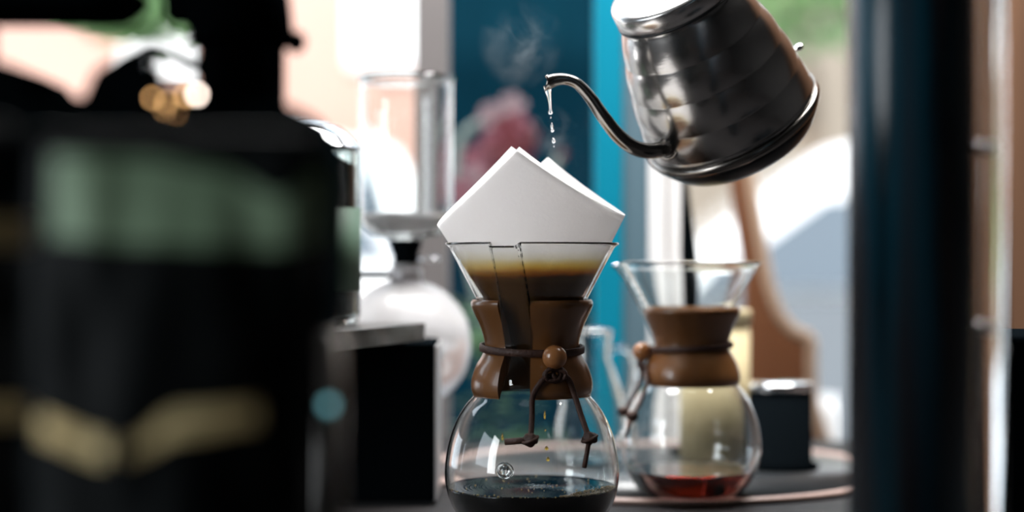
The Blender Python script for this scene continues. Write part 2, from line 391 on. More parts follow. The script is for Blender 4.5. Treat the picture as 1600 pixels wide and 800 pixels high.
for px, py, r, m in ((768, 182, .026, 'petal_white'), (800, 168, .028, 'petal_white'), (792, 205, .032, 'petal_red'), (815, 218, .034, 'petal_red'), (788, 230, .034, 'petal_red'),
                     (806, 196, .028, 'petal_pink'), (768, 225, .026, 'petal_pink'), (748, 250, .032, 'petal_pink'), (738, 285, .032, 'petal_white'), (765, 262, .036, 'petal_red'), (725, 300, .03, 'petal_pink'),
                     (775, 300, .04, 'petal_red'), (880, 240, .009, 'petal_red'), (800, 262, .036, 'petal_red')):
    flower(pp(px, py, random.uniform(-.03, .0)), r, m)
def leafmesh(name, base, dirv, L, w, m, parent):
    d = Vector(dirv).normalized(); s = d.cross(Vector((0, 0, 1))).normalized(); vs = []; fs = []
    for i in range(6):
        t = i / 5; c = Vector(base) + d * L * t + Vector((0, 0, -.35 * L * t * t)); ww = w * math.sin(PI * min(.98, t * .9 + .06))
        vs += [c - s * ww, c + Vector((0, 0, -.15 * ww)), c + s * ww]
        if i:
            k = 3 * i; fs += [(k - 3, k - 2, k + 1, k), (k - 2, k - 1, k + 2, k + 1)]
    return mesh(name, vs, fs, m, parent)
for i in range(30):
    a = random.uniform(0, 2 * PI); h = .60 + random.uniform(0, .28)
    leafmesh('leaf', (random.uniform(-.03, .03), random.uniform(-.03, .03), h), (math.cos(a), math.sin(a), random.uniform(.2, 1)), random.uniform(.10, .18), random.uniform(.014, .026), 'leaf', pl)

# wooden chair outside the right window
dc = 2.35
cx0 = X(1190, dc); ch = thing('wooden_chair', 'brown wooden chair with a curved pale-edged back behind the right window', 'chair', (cx0, dc - D0, FLOOR))
def cp(px, py):
    p = P(px, py, dc); return (p.x - cx0, p.z - FLOOR)
right = [(1158, 130), (1163, 200), (1171, 280), (1180, 340), (1190, 395), (1200, 445), (1216, 490), (1240, 518), (1264, 530), (1266, 570), (1268, 620), (1284, 680), (1308, 740)]
left = [(1150, 740), (1152, 640), (1160, 520), (1162, 440), (1155, 380), (1147, 330), (1141, 280), (1137, 200), (1134, 130)]
rp = cr([cp(*q) for q in [(a, b) for a, b in right]] if False else [Vector((*cp(*q), 0)) for q in right], 4)
lp = cr([Vector((*cp(*q), 0)) for q in left], 4)
prism('backrest', [(v.x, v.y) for v in rp] + [(v.x, v.y) for v in lp], -.01, .015, 'chairwood', ch)
eb = tube('edge_band', [(v.x, -.005, v.y) for v in rp], .0095, 'chairedge', ch, n=8)
box('seat', (-.03, 0, .42), (.16, .40, .45), 'chairwood', ch, bevel=.008)
prism('rear_panel', [(-.035, .43), (.10, .43), (.10, .70), (-.035, .70)], -.012, .012, 'chairwood', ch)
for lx in (-.01, .14):
    for ly in (.02, .37): tube('leg', [(lx, ly, 0), (lx * .9, ly, .43)], [.014, .018], 'chairwood', ch, n=8)

# black tapering stand on the tray
dk = 1.85
bp_ = thing('black_stand', 'slim black tapering stand behind the rear coffee maker, below the kettle', 'stand', (X(1079, dk), dk - D0, .0042))
zt = P(1070, 200, dk).z - .0042
tube('pole', [(-.009, 0, zt), (-.0065, 0, zt - .06), (-.002, 0, zt - .135), (.0, 0, zt - .16), (.0, 0, .003)], [.0032, .0040, .0092, .0095, .0075], 'black', bp_, n=12)
lathe('foot', [(0, 0), (.024, 0), (.024, .004), (.009, .008), (0, .008)], 'black', bp_, n=24)

# ------------------------------------------------------------------ round tray
TR = thing('round_tray', 'large round dark tray with a pale rim under the rear coffee gear', 'tray', (.145, .385, 0))
lathe('tray_base', [(0, 0), (.222, 0), (.226, .004), (0, .004)], 'tray', TR, n=96)
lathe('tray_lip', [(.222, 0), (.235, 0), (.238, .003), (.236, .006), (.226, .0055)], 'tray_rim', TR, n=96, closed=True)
TZ = .0042

# ------------------------------------------------------------------ glass coffee makers
PROF = [(.040, .0005), (.047, .003), (.056, .012), (.0635, .025), (.0672, .038), (.068, .049), (.0668, .062), (.0635, .077), (.058, .0905), (.0515, .101),
        (.0445, .109), (.038, .118), (.031, .130), (.0275, .143), (.0285, .152), (.032, .163), (.0375, .173), (.0425, .182), (.053, .202), (.0645, .2235)]
PS = [(v.x, v.y) for v in cr([Vector((r, z, 0)) for r, z in PROF], 4)]
def interp(tab, z):
    for (a, za), (b, zb) in zip(tab, tab[1:]):
        if za <= z <= zb: return a + (b - a) * (z - za) / max(1e-9, zb - za)
    return tab[0][0] if z < tab[0][1] else tab[-1][0]
CH = [(.0480, .104), (.0385, .112), (.0375, .120), (.0375, .150), (.0415, .163), (.0500, .180), (.0600, .200), (.0745, .2235), (.078, .228)]
def smooth(e0, e1, x):
    t = max(0, min(1, (x - e0) / (e1 - e0))); return t * t * (3 - 2 * t)
def coffeemaker(name, label, loc, sc, ch_az, bead_az, level, coffee, rich):
    root = thing(name, label, 'coffee maker', loc, group=None); root.scale = (sc, sc, sc)
    th = .0012
    off = []
    for i, (r, z) in enumerate(PS):
        a = Vector(PS[max(0, i - 1)]); b = Vector(PS[min(len(PS) - 1, i + 1)]); t = (b - a).normalized(); off.append((r - t.y * th, max(.0028, z + t.x * th)))
    outer = [(0, .002), (.03, .0012)] + PS + [(.0668, .2252), (.0680, .2262), (.0676, .2272), (.0660, .2274)]
    inner = [(.0644, .2262), (.0632, .2245)] + off[::-1][1:] + [(.03, .0030), (0, .0035)]
    prof = outer + inner
    c0 = -PI / 2 - ch_az
    angs = [c0 + (-.45 + .9 * i / 60) for i in range(61)] + [c0 + .45 + (2 * PI - .9) * i / 80 for i in range(1, 80)]
    vs = []; fs = []; k = len(prof); no = len(outer)
    for a in angs:
        da = a - c0
        if da > PI: da -= 2 * PI
        for j, (r, z) in enumerate(prof):
            target = interp(CH, z) - (0 if j < no else th)
            if z > .103 and target > r:
                w = 1 - smooth(.0085, .0118, abs(da) * max(r, .030))
                r2 = r + w * (target - r)
                if z > .215: z = z - w * .0030 * smooth(.215, .2265, z)
                r = r2
            vs.append((r * math.cos(a), r * math.sin(a), z))
    n = len(angs)
    for i in range(n):
        i2 = (i + 1) % n
        for j in range(k - 1): fs.append((i * k + j, i * k + j + 1, i2 * k + j + 1, i2 * k + j))
    g = mesh('glass_body', vs, fs, 'glass', root)
    bm = bmesh.new(); bm.from_mesh(g.data); bmesh.ops.remove_doubles(bm, verts=bm.verts, dist=1e-6); bmesh.ops.recalc_face_normals(bm, faces=bm.faces); bm.to_mesh(g.data); bm.free()
    # wooden collar, two halves parted at the pouring channel
    co = cr([Vector((r, z, 0)) for r, z in [(.0448, .1080), (.0465, .1105), (.0475, .115), (.0468, .122), (.0435, .1315), (.0392, .139), (.0368, .1455), (.0376, .153), (.0408, .163), (.0450, .172), (.0474, .1775), (.0476, .181), (.0462, .1832)]], 4)
    ci = [(interp(PS_UP, z) + .0008, z) for z in [.1830, .178, .173, .168, .163, .157, .152, .147, .143, .137, .131, .125, .119, .1135, .1082]]
    cprof = [(v.x, v.y) for v in co] + ci
    gap = .275
    for side in (0, 1):
        a0, a1 = (c0 + gap, c0 + PI - .01) if side == 0 else (c0 + PI + .01, c0 + 2 * PI - gap)
        v, f = lathe_data(cprof, 40, True, a0, a1); w = mesh('collar_half', v, f, 'wood', root)
        w.data.materials[0] = M['wood']
        md = w.modifiers.new('edge', 'EDGE_SPLIT'); md.split_angle = math.radians(50)
    # cord round the waist
    ba = -PI / 2 + bead_az
    path = []
    for i in range(49):
        a = ba + 2 * PI * i / 48; r = .0402
        path.append((r * math.cos(a), r * math.sin(a), .1450 - .0022 * math.cos(a - ba)))
    v, f = [], []
    for i, p in enumerate(path[:-1]):
        a = math.atan2(p[1], p[0]); d = Vector((math.cos(a), math.sin(a), 0))
        for (dr, dz) in ((-.0009, -.0029), (.0007, -.0027), (.0010, 0), (.0007, .0027), (-.0009, .0029)): v.append(Vector(p) + d * dr + Vector((0, 0, dz)))
    for i in range(48):
        for j in range(5): f.append((i * 5 + j, i * 5 + (j + 1) % 5, ((i + 1) % 48) * 5 + (j + 1) % 5, ((i + 1) % 48) * 5 + j))
    mesh('cord', v, f, 'leather', root)
    bd = Vector((math.cos(ba), math.sin(ba), 0)); tg = Vector((-math.sin(ba), math.cos(ba), 0)); up = Vector((0, 0, 1))
    bc = bd * .0485 + up * .1405
    lathe_b = blob('bead', bc, .0093, 'bead', root, sub=4)
    def surf(u, z, lift=.0022):              # a point over the outside: u across, z height, pushed clear of wood and glass
        r = max(interp(PS_Z, z), interp([(q.x, q.y) for q in co], z) if .108 < z < .1832 else 0) + lift
        u = max(-r * .95, min(r * .95, u)); return bd * math.sqrt(r * r - u * u) + tg * u + up * z
    # knot under the bead
    kc = surf(.000, .1275, .0045)
    for r_, tilt, dx in ((.0082, .5, .000), (.0066, -.6, -.002), (.0050, .1, .003)):
        ring = []
        for i in range(21):
            a = 2 * PI * i / 20
            ring.append(kc + tg * (math.cos(a) * r_ + dx) + up * (math.sin(a) * r_ * .66) + bd * (.0012 * math.sin(2 * a + tilt * 4)))
        tube('knot_loop', ring, .0016, 'leather', root, n=8, caps=False)
    def tail(pts, knot, end):
        q = [surf(u, z) for u, z in pts]
        tube('cord_tail', cr(q + [surf(*knot, .0035)], 6), .0024, 'leather', root, n=8, flat=.75)
        kp = surf(*knot, .0045)
        t = blob('tail_knot', kp, .0056, 'leather', root, sub=3, sc=(1, .8, .85), nz=.35)
        tube('knot_wrap', [kp + tg * (math.cos(a) * .0055) + bd * (math.sin(a) * .0050) + up * (.0022 * math.cos(a)) for a in [2 * PI * i / 16 for i in range(17)]], .0013, 'leather', t, n=6, caps=False)
        tube('cord_end', [kp, (kp + surf(*end, .003)) / 2, surf(*end, .003)], .0024, 'leather', root, n=8, flat=.75)
    tail([(.001, .1275), (-.0085, .1240), (-.0165, .1120), (-.0195, .0980), (-.0225, .0860)], (-.0245, .0805), (-.0410, .0785))
    tail([(.004, .1270), (.0115, .1240), (.0165, .1130), (.0195, .0980), (.0215, .0865)], (.0225, .0800), (.0160, .0590))
    bz = .0575; ca = c0; nd = Vector((math.cos(ca), math.sin(ca), 0)); nt_ = Vector((-math.sin(ca), math.cos(ca), 0)); rb = interp(PS_Z, bz)
    b_ = blob('glass_button', nd * (rb + .0004), .0042, 'glass', root, sub=3, sc=(1, 1, 1))
    b2 = tube('button_ring', [nd * (rb + .0012 - .0004) + nt_ * math.cos(a) * .0060 + up * (math.sin(a) * .0053) for a in [2 * PI * i / 24 for i in range(25)]], .0011, 'glass', root, n=8, caps=False)
    for o_ in (b_, b2): o_.location = (0, 0, bz)
    # coffee in the bulb
    zi = [(r, z) for r, z in zip([o[0] for o in off], [o[1] for o in off])]
    rl = interp(sorted([(r, z) for r, z in zi if z < .08], key=lambda q: q[1]), level) - .0003
    lowp = [(0, .0040), (.03, .0035)] + [(r - .0003, z + .0003) for r, z in zi if .0030 < z < level - .001]
    nr, na = 70, 128; vs = []; fs = []
    drip = Vector((.010, -.002)) if rich else Vector((0, 0))
    rings = lowp + [(rl, level)] + [(rl * (1 - i / nr), level) for i in range(1, nr + 1)]
    for i in range(na):
        a = 2 * PI * i / na
        for j, (r, z) in enumerate(rings):
            x, y = r * math.cos(a), r * math.sin(a)
            if j > len(lowp):
                d = (Vector((x, y)) - drip).length
                if rich: z += .00042 * math.sin(d * 1900) * math.exp(-d * 32) * min(1, (rl - r) / .006)
            elif j == len(lowp): z += .0006
            vs.append((x, y, z))
    k = len(rings)
    for i in range(na):
        for j in range(k - 1): fs.append((i * k + j, i * k + j + 1, ((i + 1) % na) * k + j + 1, ((i + 1) % na) * k + j))
    c = mesh('coffee', vs, fs, coffee, root)
    bm = bmesh.new(); bm.from_mesh(c.data); bmesh.ops.remove_doubles(bm, verts=bm.verts, dist=1e-6); bmesh.ops.recalc_face_normals(bm, faces=bm.faces); bm.to_mesh(c.data); bm.free()
    if rich:
        vs = []; fs = []
        def tiny(cc, r):
            b = bmesh.new(); bmesh.ops.create_icosphere(b, subdivisions=1, radius=r); k0 = len(vs)
            vs.extend([v.co + Vector(cc) for v in b.verts]); fs.extend([tuple(q.index + k0 for q in ff.verts) for ff in b.faces]); b.free()
        for i in range(420):
            a = random.uniform(-1.25, -.05); q = random.random() ** 2; r = rl - .0008 - q * .016 * math.sin(PI * (a + 1.35) / 1.5)
            tiny((r * math.cos(a), r * math.sin(a), level + .0004), random.uniform(.00035, .0009))
        for i in range(70):
            a = random.uniform(-2.9, -.2); r = rl - .0006
            if random.random() < .5: a = random.uniform(-PI, PI); r = random.uniform(.01, rl)
            tiny((r * math.cos(a), r * math.sin(a), level + .0003), random.uniform(.0004, .0009))
        fo = mesh('foam', vs, fs, 'foam', c); fo['kind'] = 'stuff'
    return root
PS_UP = [(r, z) for r, z in PS if z > .1]
PS_Z = [(r, z) for r, z in PS]
c1x = .0155
maker1 = coffeemaker('coffee_maker', 'sharp glass coffee maker with wooden collar, holding the paper filter', (c1x, 0, .0006), 1, math.radians(18), math.radians(20), .037, 'coffee', True)
maker2 = coffeemaker('coffee_maker', 'blurred glass coffee maker without a filter, right behind the first', (.1595, .187, TZ), .915, math.radians(93), math.radians(-82), .026, 'coffee2', False)

# ------------------------------------------------------------------ paper filter with slurry
fl = thing('paper_filter', 'white folded paper coffee filter standing up out of the front coffee maker', 'filter', (c1x, 0, .1165))
A = .148; n = 48
def cone_pt(phi, rho, front, dr=0, rot=0):
    psi = 2 * phi                               # 0..pi over half the cone
    az = (PI + psi if front else psi) + rot     # front half lies towards -Y
    half = math.radians(29.6)
    open_ = 1.0
    return Vector((rho * math.sin(half) * math.cos(az) + dr * math.cos(az), rho * math.sin(half) * math.sin(az) * open_ + dr * math.sin(az), rho * math.cos(half)))
def sheet(name, front, dr, rot, A, flare=0):
    vs = []; fs = []; m = 26
    for i in range(n + 1):
        phi = (PI / 2) * i / n; rm = A / max(math.cos(phi), math.sin(phi))
        for j in range(m + 1):
            rho = .004 + (rm - .004) * j / m
            p = cone_pt(phi, rho, front, dr, rot)
            e = max(0, rho - .125) / .08               # upper corners lean back upright
            p.y *= 1 - .14 * e
            vs.append(p)
    for i in range(n):
        for j in range(m): fs.append((i * (m + 1) + j, (i + 1) * (m + 1) + j, (i + 1) * (m + 1) + j + 1, i * (m + 1) + j + 1))
    o = mesh(name, vs, fs, 'paper', fl)
    s = o.modifiers.new('thick', 'SOLIDIFY'); s.thickness = .00022; s.offset = 0
    return o
R0 = math.radians(-7)
sheet('paper_layer', True, 0, R0, A)
sheet('paper_layer', True, -.0008, R0 + .055, A - .0006)
sheet('paper_layer', False, 0, R0 - .05, A)
fl.rotation_euler = (0, math.radians(-3.2), 0)
fl.location.x += .0068
rs = (.2025 - .1165) * math.tan(math.radians(29.6)) - .0012
lathe('slurry', [(0, .086), (rs, .0863), (rs * .96, .083), (.004, .008), (0, .008)], 'slurry', fl, n=48)

# ------------------------------------------------------------------ kettle
K = P(1143, 188, 1.413)
ax = Vector((-.435, -.45, .78)).normalized()
kt = thing('gooseneck_kettle', 'tilted stainless steel gooseneck kettle pouring into the paper filter', 'kettle', K)
zx = ax; 
sd = Vector((-.80, -.6, 0)); sd = (sd - zx * sd.dot(zx)).normalized(); yv = zx.cross(sd)
Rm = Matrix((sd, yv, zx)).transposed()         # local x = towards the spout
kt.rotation_euler = Rm.to_euler()
RB = .0735
def tiers(r, z):                                # beehive waist
    return r
prof = []
H = .112
for i in range(121):
    t = i / 120; z = .004 + H * t
    r = RB - .0245 * t - .004 * math.sin(PI * t) * -1.2
    tt = t * 4.15; ph = tt % 1
    r += .0010 * (abs(math.sin(PI * ph)) ** .8 - .6)
    if t < .03: r = RB + .0005 - (.03 - t) * .02
    prof.append((r, z))
lathe('kettle_body', [(0, .002)] + prof + [(prof[-1][0] - .003, H + .005), (0, H + .005)], 'steel', kt, n=96,
      fn=lambda r, z, a: (r * (1 + .0022 * math.sin(10 * a)), z))
lathe('base_ring', [(RB - .002, -.0045), (RB + .0022, -.0035), (RB + .0034, 0), (RB + .0022, .003), (RB - .001, .0045)], 'lid_steel', kt, n=96, closed=True).data.materials[0] = M['dark_steel']
lathe('kettle_base', [(0, -.024), (.056, -.024), (.061, -.0225), (.0655, -.018), (RB - .001, -.008), (RB, -.003), (RB - .004, .001), (0, .001)], 'base_black', kt, n=96)
zt = H + .004
lidr = prof[-1][0]
lathe('lid', [(0, zt), (lidr + .0005, zt), (lidr + .0022, zt + .001), (lidr + .0022, zt + .0135), (lidr + .0012, zt + .0155), (lidr - .003, zt + .0165), (.03, zt + .0178), (.012, zt + .019), (0, zt + .019)], 'lid_steel', kt, n=96)
lathe('lid_seam', [(lidr + .001, zt - .0012), (lidr + .0024, zt - .001), (lidr + .0024, zt + .0004), (lidr + .001, zt + .0006)], 'black_plastic', kt, n=96, closed=True)
lathe('lid_knob', [(0, zt + .018), (.007, zt + .018), (.006, zt + .024), (.012, zt + .029), (.0145, zt + .036), (.012, zt + .042), (0, zt + .044)], 'black_plastic', kt, n=32)
Ri = Rm.transposed()
def loc(p): return Ri @ (Vector(p) - K)
# spout: through picture points with chosen depths, in kettle coordinates
sp = [(856, 129, 1.333), (867, 125, 1.333), (884, 124, 1.334), (902, 131, 1.335), (922, 152, 1.337), (944, 184, 1.339), (966, 212, 1.343), (990, 230, 1.347), (1014, 236, 1.353), (1034, 233, 1.362), (1052, 229, 1.380)]
sr = [.0054, .0050, .0044, .0043, .0048, .0054, .0058, .0061, .0063, .0064, .0066]
pts = cr([loc(P(*q)) for q in sp], 6); rr = [v.x for v in cr([Vector((r, 0, 0)) for r in sr], 6)]
v, f = tube_data(pts, rr, 24, caps=False)
# slanted open mouth, thin wall
m0 = loc(P(853, 128, 1.333)); tdir = (pts[0] - pts[2]).normalized(); upl = loc(K + Vector((0, 0, 1)))
for i in range(24):
    rel = Vector(v[i]) - pts[0]; v[i] = Vector(v[i]) - tdir * (rel.normalized().dot(upl)) * .0038 + tdir * .001
sp_o = mesh('spout', v, f, 'dark_steel', kt); md = sp_o.modifiers.new('wall', 'SOLIDIFY'); md.thickness = .0007; md.offset = -1
jp = loc(P(1043, 231, 1.369)); jd = (pts[-1] - pts[-8]).normalized(); s1 = jd.orthogonal().normalized(); s2 = jd.cross(s1)
tube('spout_collar', [jp + s1 * math.cos(a) * .0088 + s2 * math.sin(a) * .0088 for a in [2 * PI * i / 28 for i in range(29)]], .0014, 'dark_steel', kt, n=8, caps=False)
# handle on the far side
hd = Ri @ Vector((.15, 1, 0)); hd.z = 0; hd.normalize()
def hp(r, z): return hd * r + Vector((0, 0, z))
tube('handle_strap', cr([hp(.044, H - .006), hp(.068, H + .010), hp(.082, H + .012)], 6), .004, 'lid_steel', kt, n=10, flat=2)
tube('handle_grip', cr([hp(.080, H + .012), hp(.103, H + .000), hp(.110, .075), hp(.103, .045)], 8), [.006] + [.0095] * 23 + [.006], 'black_plastic', kt, n=14)
tube('handle_bracket', cr([hp(.064, .042), hp(.085, .046), hp(.103, .052)], 6), .004, 'lid_steel', kt, n=10, flat=1.6)
rv = loc(P(1250, 76, 1.40))
bk = blob('bracket_rivet', (0, 0, 0), .0042, 'chrome', kt, sub=3, sc=(1, 1, .7)); bk.location = loc(P(1248, 74, 1.413))
KZ = K

# ------------------------------------------------------------------ falling water, drips
def drop(name, px, py, d, h, w, m, label, cat, group=None):
    c = P(px, py, d); hh = h * d / F / 2; ww = w * d / F / 2
    o = lathe(name, [(0, -hh), (ww * .6, -hh * .8), (ww, -hh * .3), (ww * .8, hh * .2), (ww * .35, hh * .7), (0, hh)], m, None, n=16, loc=c)
    return tag(o, label, cat, group)
dS = 1.333
st = [P(855, 134, dS), P(856, 141, dS), P(857.5, 150, dS), P(859, 160, dS), P(859.8, 170, dS), P(860, 176, dS), P(860, 179.5, dS)]
tag(tube('water_stream', cr(st, 4), [v.x for v in cr([Vector((r, 0, 0)) for r in (.0030, .0026, .0016, .0011, .0009, .0017, .0004)], 4)], 'water', None, n=14), 'thin stream of water falling from the kettle spout', 'water')
for i, (px, py, h, w, lb) in enumerate(((860.6, 183.5, 2.6, 2.2, 'tiny water bead directly under the stream'), (862, 196, 11, 4.0, 'slender upper water drop between spout and filter'), (863, 203, 8, 5.6, 'round middle water drop between spout and filter'),
                                    (865, 219.5, 10, 5.8, 'lowest large water drop just above the paper filter'), (865.4, 228.5, 3, 2, 'smallest water drop touching down behind the filter edge'))):
    drop('water_drop', px, py, dS, h, w, 'water', lb, 'water drop', 'water drops falling from the spout')
for px, py, h, w, lb in ((851, 648, 15, 3.4, 'long amber coffee drip under the collar of the front coffee maker'), (852, 672, 4, 3, 'small amber coffee drop halfway down the front bulb'),
                         (854, 700, 7, 7, 'upper round amber coffee drop inside the front bulb'), (856, 717, 8, 6.4, 'lower round amber coffee drop above the coffee surface'), (785, 682, 13, 4, 'left amber coffee trickle inside the front bulb')):
    drop('coffee_drop', px, py, 1.333, h, w, 'amber', lb, 'coffee drop', 'coffee drops in the front coffee maker')

# ------------------------------------------------------------------ small glass server, cream canister, black canister on the tray
sv = thing('glass_server', 'small glass jug with a loop handle between the two coffee makers', 'jug', (.085, .43, TZ))
spf = [(v.x, v.y) for v in cr([Vector((r, z, 0)) for r, z in [(.028, .0005), (.036, .006), (.0385, .022), (.036, .045), (.029, .072), (.021, .095), (.0165, .106), (.0165, .118), (.0185, .132), (.0200, .1345)]], 4)]
spi = [(r - .0016, max(.0025, z)) for r, z in spf][::-1]
lathe('jug_body', [(0, .0008)] + spf + spi + [(0, .0025)], 'glass', sv, n=64)
tube('handle', cr([(.017, -.002, .116), (.030, -.002, .118), (.040, -.002, .108), (.041, -.002, .088), (.034, -.002, .066)], 8), .0032, 'glass', sv, n=12)
lathe('lid', [(0, .1335), (.0182, .1335), (.0195, .136), (.012, .139), (0, .140)], 'glass', sv, n=40)

cc = thing('cream_canister', 'tall cream cardboard canister behind the rear coffee maker', 'canister', (.212, .455, TZ))
lathe('canister_body', [(0, 0), (.036, 0), (.037, .001), (.037, .142), (0, .142)], 'cream', cc, n=48)
lathe('canister_lid', [(0, .1425), (.0385, .1425), (.0385, .155), (.0375, .157), (0, .157)], 'cream', cc, n=48)

bc_ = thing('black_canister', 'short black canister right of the rear coffee maker', 'canister', (.270, .385, TZ))
lathe('canister_body', [(0, 0), (.038, 0), (.039, .004), (.0315, .008), (.0315, .078), (0, .078)], 'black', bc_, n=48)
lathe('canister_lid', [(0, .0785), (.0325, .0785), (.0325, .085), (.031, .0865), (0, .0875)], 'chrome', bc_, n=48)

# ------------------------------------------------------------------ black box with stone slab, bean jar
bx = thing('black_box', 'black upright box left of the front coffee maker, carrying a stone slab', 'box', (-.12, .206, 0))
box('box_body', (-.056, -.052, .004), (.052, .052, .1415), 'black', bx, bevel=.002)
box('side_plate', (.0525, -.0515, .004), (.0545, .0515, .139), 'grey_metal', bx, bevel=.0008)
box('plinth', (-.053, -.049, 0), (.049, .049, .0045), 'black_plastic', bx)
slab_pts = [(-.078, .204), (-.148, -.013), (-.338, .048), (-.268, .265)]
bm = bmesh.new(); va = [bm.verts.new((x, y, .1420)) for x, y in slab_pts]; vb = [bm.verts.new((x, y, .1572)) for x, y in slab_pts]
bm.faces.new(va); bm.faces.new(vb[::-1])
for i in range(4): bm.faces.new((va[i], vb[i], vb[(i + 1) % 4], va[(i + 1) % 4]))
bmesh.ops.recalc_face_normals(bm, faces=bm.faces); bmesh.ops.subdivide_edges(bm, edges=bm.edges, cuts=7, use_grid_fill=True)
for v_ in bm.verts: v_.co += Vector((noise.noise(v_.co * 60), noise.noise(v_.co * 60 + Vector((5, 0, 0))), 0)) * .0022
me = bpy.data.meshes.new('stone_slab'); bm.to_mesh(me); bm.free(); me.materials.append(M['slab'])
so = bpy.data.objects.new('stone_slab', me); COL.objects.link(so); tag(so, 'rough grey stone slab lying slantwise on the black box', 'slab')

jr = thing('bean_jar', 'tall green-labelled glass jar of dark coffee beans with domed chrome lid on the stone slab', 'jar', (-.176, .165, .1574))
jo = [(0, 0), (.038, 0), (.042, .003), (.043, .008), (.043, .150), (.041, .154)]
ji = [(.038, .154), (.0395, .150), (.0395, .010), (.037, .006), (0, .006)]
lathe('jar_glass', jo + ji, 'jarglass', jr, n=64)
lathe('beans', [(0, .0065), (.036, .0065), (.039, .011), (.039, .138), (.02, .146), (0, .149)], 'beans', jr, n=48)
lathe('jar_label', [(.0434, .030), (.0434, .102), (.0437, .102), (.0437, .030)], 'jarlabel', jr, n=40, closed=True, a0=-PI * .95, a1=-PI * .02)
lathe('jar_lid', [(0, .178), (.012, .178), (.026, .173), (.038, .163), (.044, .155), (.0445, .1545), (.0445, .1542), (.0, .1542)], 'chrome', jr, n=48)

# ------------------------------------------------------------------ siphon brewer
sx_, sy_ = X(634, 1.70), 1.70 - D0
si = thing('siphon_brewer', 'glass siphon brewer with tall upper cylinder and round lower bulb', 'coffee maker', (sx_, sy_, 0))
def sz(py): return CZ - (py - 400) * 1.70 / F
ck = 1.70 / F
up_o = [(.010, sz(392)), (.013, sz(380)), (.020, sz(372)), (.034, sz(366)), (.044, sz(352)), (.0475, sz(330)), (.0475, sz(200)), (.0475, sz(128)), (.0495, sz(121))]
up_i = [(.0478, sz(122)), (.0457, sz(130)), (.0457, sz(200)), (.0457, sz(330)), (.0425, sz(350)), (.033, sz(362)), (.019, sz(368)), (.010, sz(376)), (.008, sz(392))]
lathe('upper_chamber', up_o + up_i, 'glass', si, n=72, closed=True)
lathe('chamber_water', [(0, sz(365)), (.030, sz(363)), (.040, sz(352)), (.0445, sz(340)), (.0445, sz(333)), (0, sz(333))], 'milk_glass', si, n=48)
lathe('rubber_stopper', [(0, sz(372)), (.0160, sz(373)), (.0165, sz(378)), (.012, sz(400)), (.0115, sz(418)), (0, sz(418))], 'black', si, n=32)
bcz = sz(538); R = .0655
neck = [(.0135, sz(412)), (.0140, sz(420)), (.0140, sz(438))]
arc = [(R * math.sin(t), bcz + R * math.cos(t)) for t in [0.30 + (PI - .30) * i / 26 for i in range(27)]]
lathe('lower_bulb', neck + arc, 'milk_glass', si, n=64)
lathe('metal_clamp', [(.0145, sz(441)), (.0165, sz(440)), (.0165, sz(421)), (.0145, sz(420))], 'grey_metal', si, n=40, closed=True)
tube('clamp_arm', [(-.014, 0, sz(430)), (-.06, 0, sz(430)), (-.105, -.0, sz(431))], .0035, 'black_plastic', si, n=10)
tube('stand_rod', [(-.105, 0, .010), (-.105, 0, sz(405))], .005, 'chrome', si, n=12)
lathe('stand_base', [(0, 0), (.055, 0), (.057, .004), (.055, .011), (.02, .014), (0, .014)], 'black', si, n=40, loc=(-.090, 0, 0))
lathe('clamp_ring', [(.0115, 0), (.014, .003), (.0115, .006)], 'chrome', si, n=20, closed=True, loc=(.021, -.002, sz(410)))

# ------------------------------------------------------------------ foreground, left: espresso machine, grinder, coffee bags
dm = .80
em = thing('espresso_machine', 'large black espresso machine out of focus in the left foreground', 'espresso machine', (X(200, dm), dm - D0, 0))
ex = X(200, dm)
def ep(px, py, d=dm):
    p = P(px, py, d); return (p.x - ex, p.z)
prism('housing', [ep(-260, 105), ep(15, 100), ep(55, 118), ep(78, 148), ep(150, 158), ep(440, 160), ep(505, 190), ep(520, 260), ep(515, 400), (ep(500, 0)[0], .01), (ep(-260, 0)[0], .01)], -.02, .06, 'black2', em, bevel=.004)
prism('left_post', [ep(-260, 110), ep(-8, 110), ep(-14, -150), ep(-260, -150)], -.01, .005, 'black2', em, bevel=.002)
prism('top_rail', [ep(-260, 16), ep(150, 18), ep(180, 4), ep(200, -30), ep(-260, -30)], -.02, .06, 'black2', em, bevel=.002)
prism('steam_hood', [ep(*q) for q in [(138, 165), (160, 116), (200, 90), (245, 66), (295, 84), (335, 104), (335, 128), (300, 118), (268, 98), (262, 92), (240, 92), (232, 104), (236, 122), (262, 124), (262, 165)]], -.016, -.004, 'black', em, bevel=.001)
box('lever_knob', (ep(230, 0)[0], -.02, ep(0, 124)[1]), (ep(258, 0)[0], .0, ep(0, 108)[1]), 'black', em, bevel=.002)
blob('lever_cap', (ep(248, 0)[0], -.012, ep(0, 100)[1]), .0030, 'chrome', em, sub=2)
for px, py, r, m, lb in ((238, 153, .0010, 'amberglint', 'amber lamp'), (260, 160, .0009, 'amberglint', 'amber lamp'), (290, 150, .0012, 'amberglint', 'amber lamp'), (308, 148, .0016, 'whiteglint', 'white lamp'), (257, 172, .0006, 'amberglint', 'amber lamp'), (276, 178, .00045, 'amberglint', 'amber lamp')):  # glints on the machine, put in as tiny glowing beads
    q = ep(px, py, dm - .028); o = blob('glint_bead', (q[0], -.028, q[1]), r, m, em, sub=2); o['label'] = 'glint made as glowing ' + lb
box('glint_bar', (ep(215, 0)[0], -.026, ep(0, 190)[1]), (ep(335, 0)[0], -.018, ep(0, 140)[1]), 'black', em, bevel=.002)

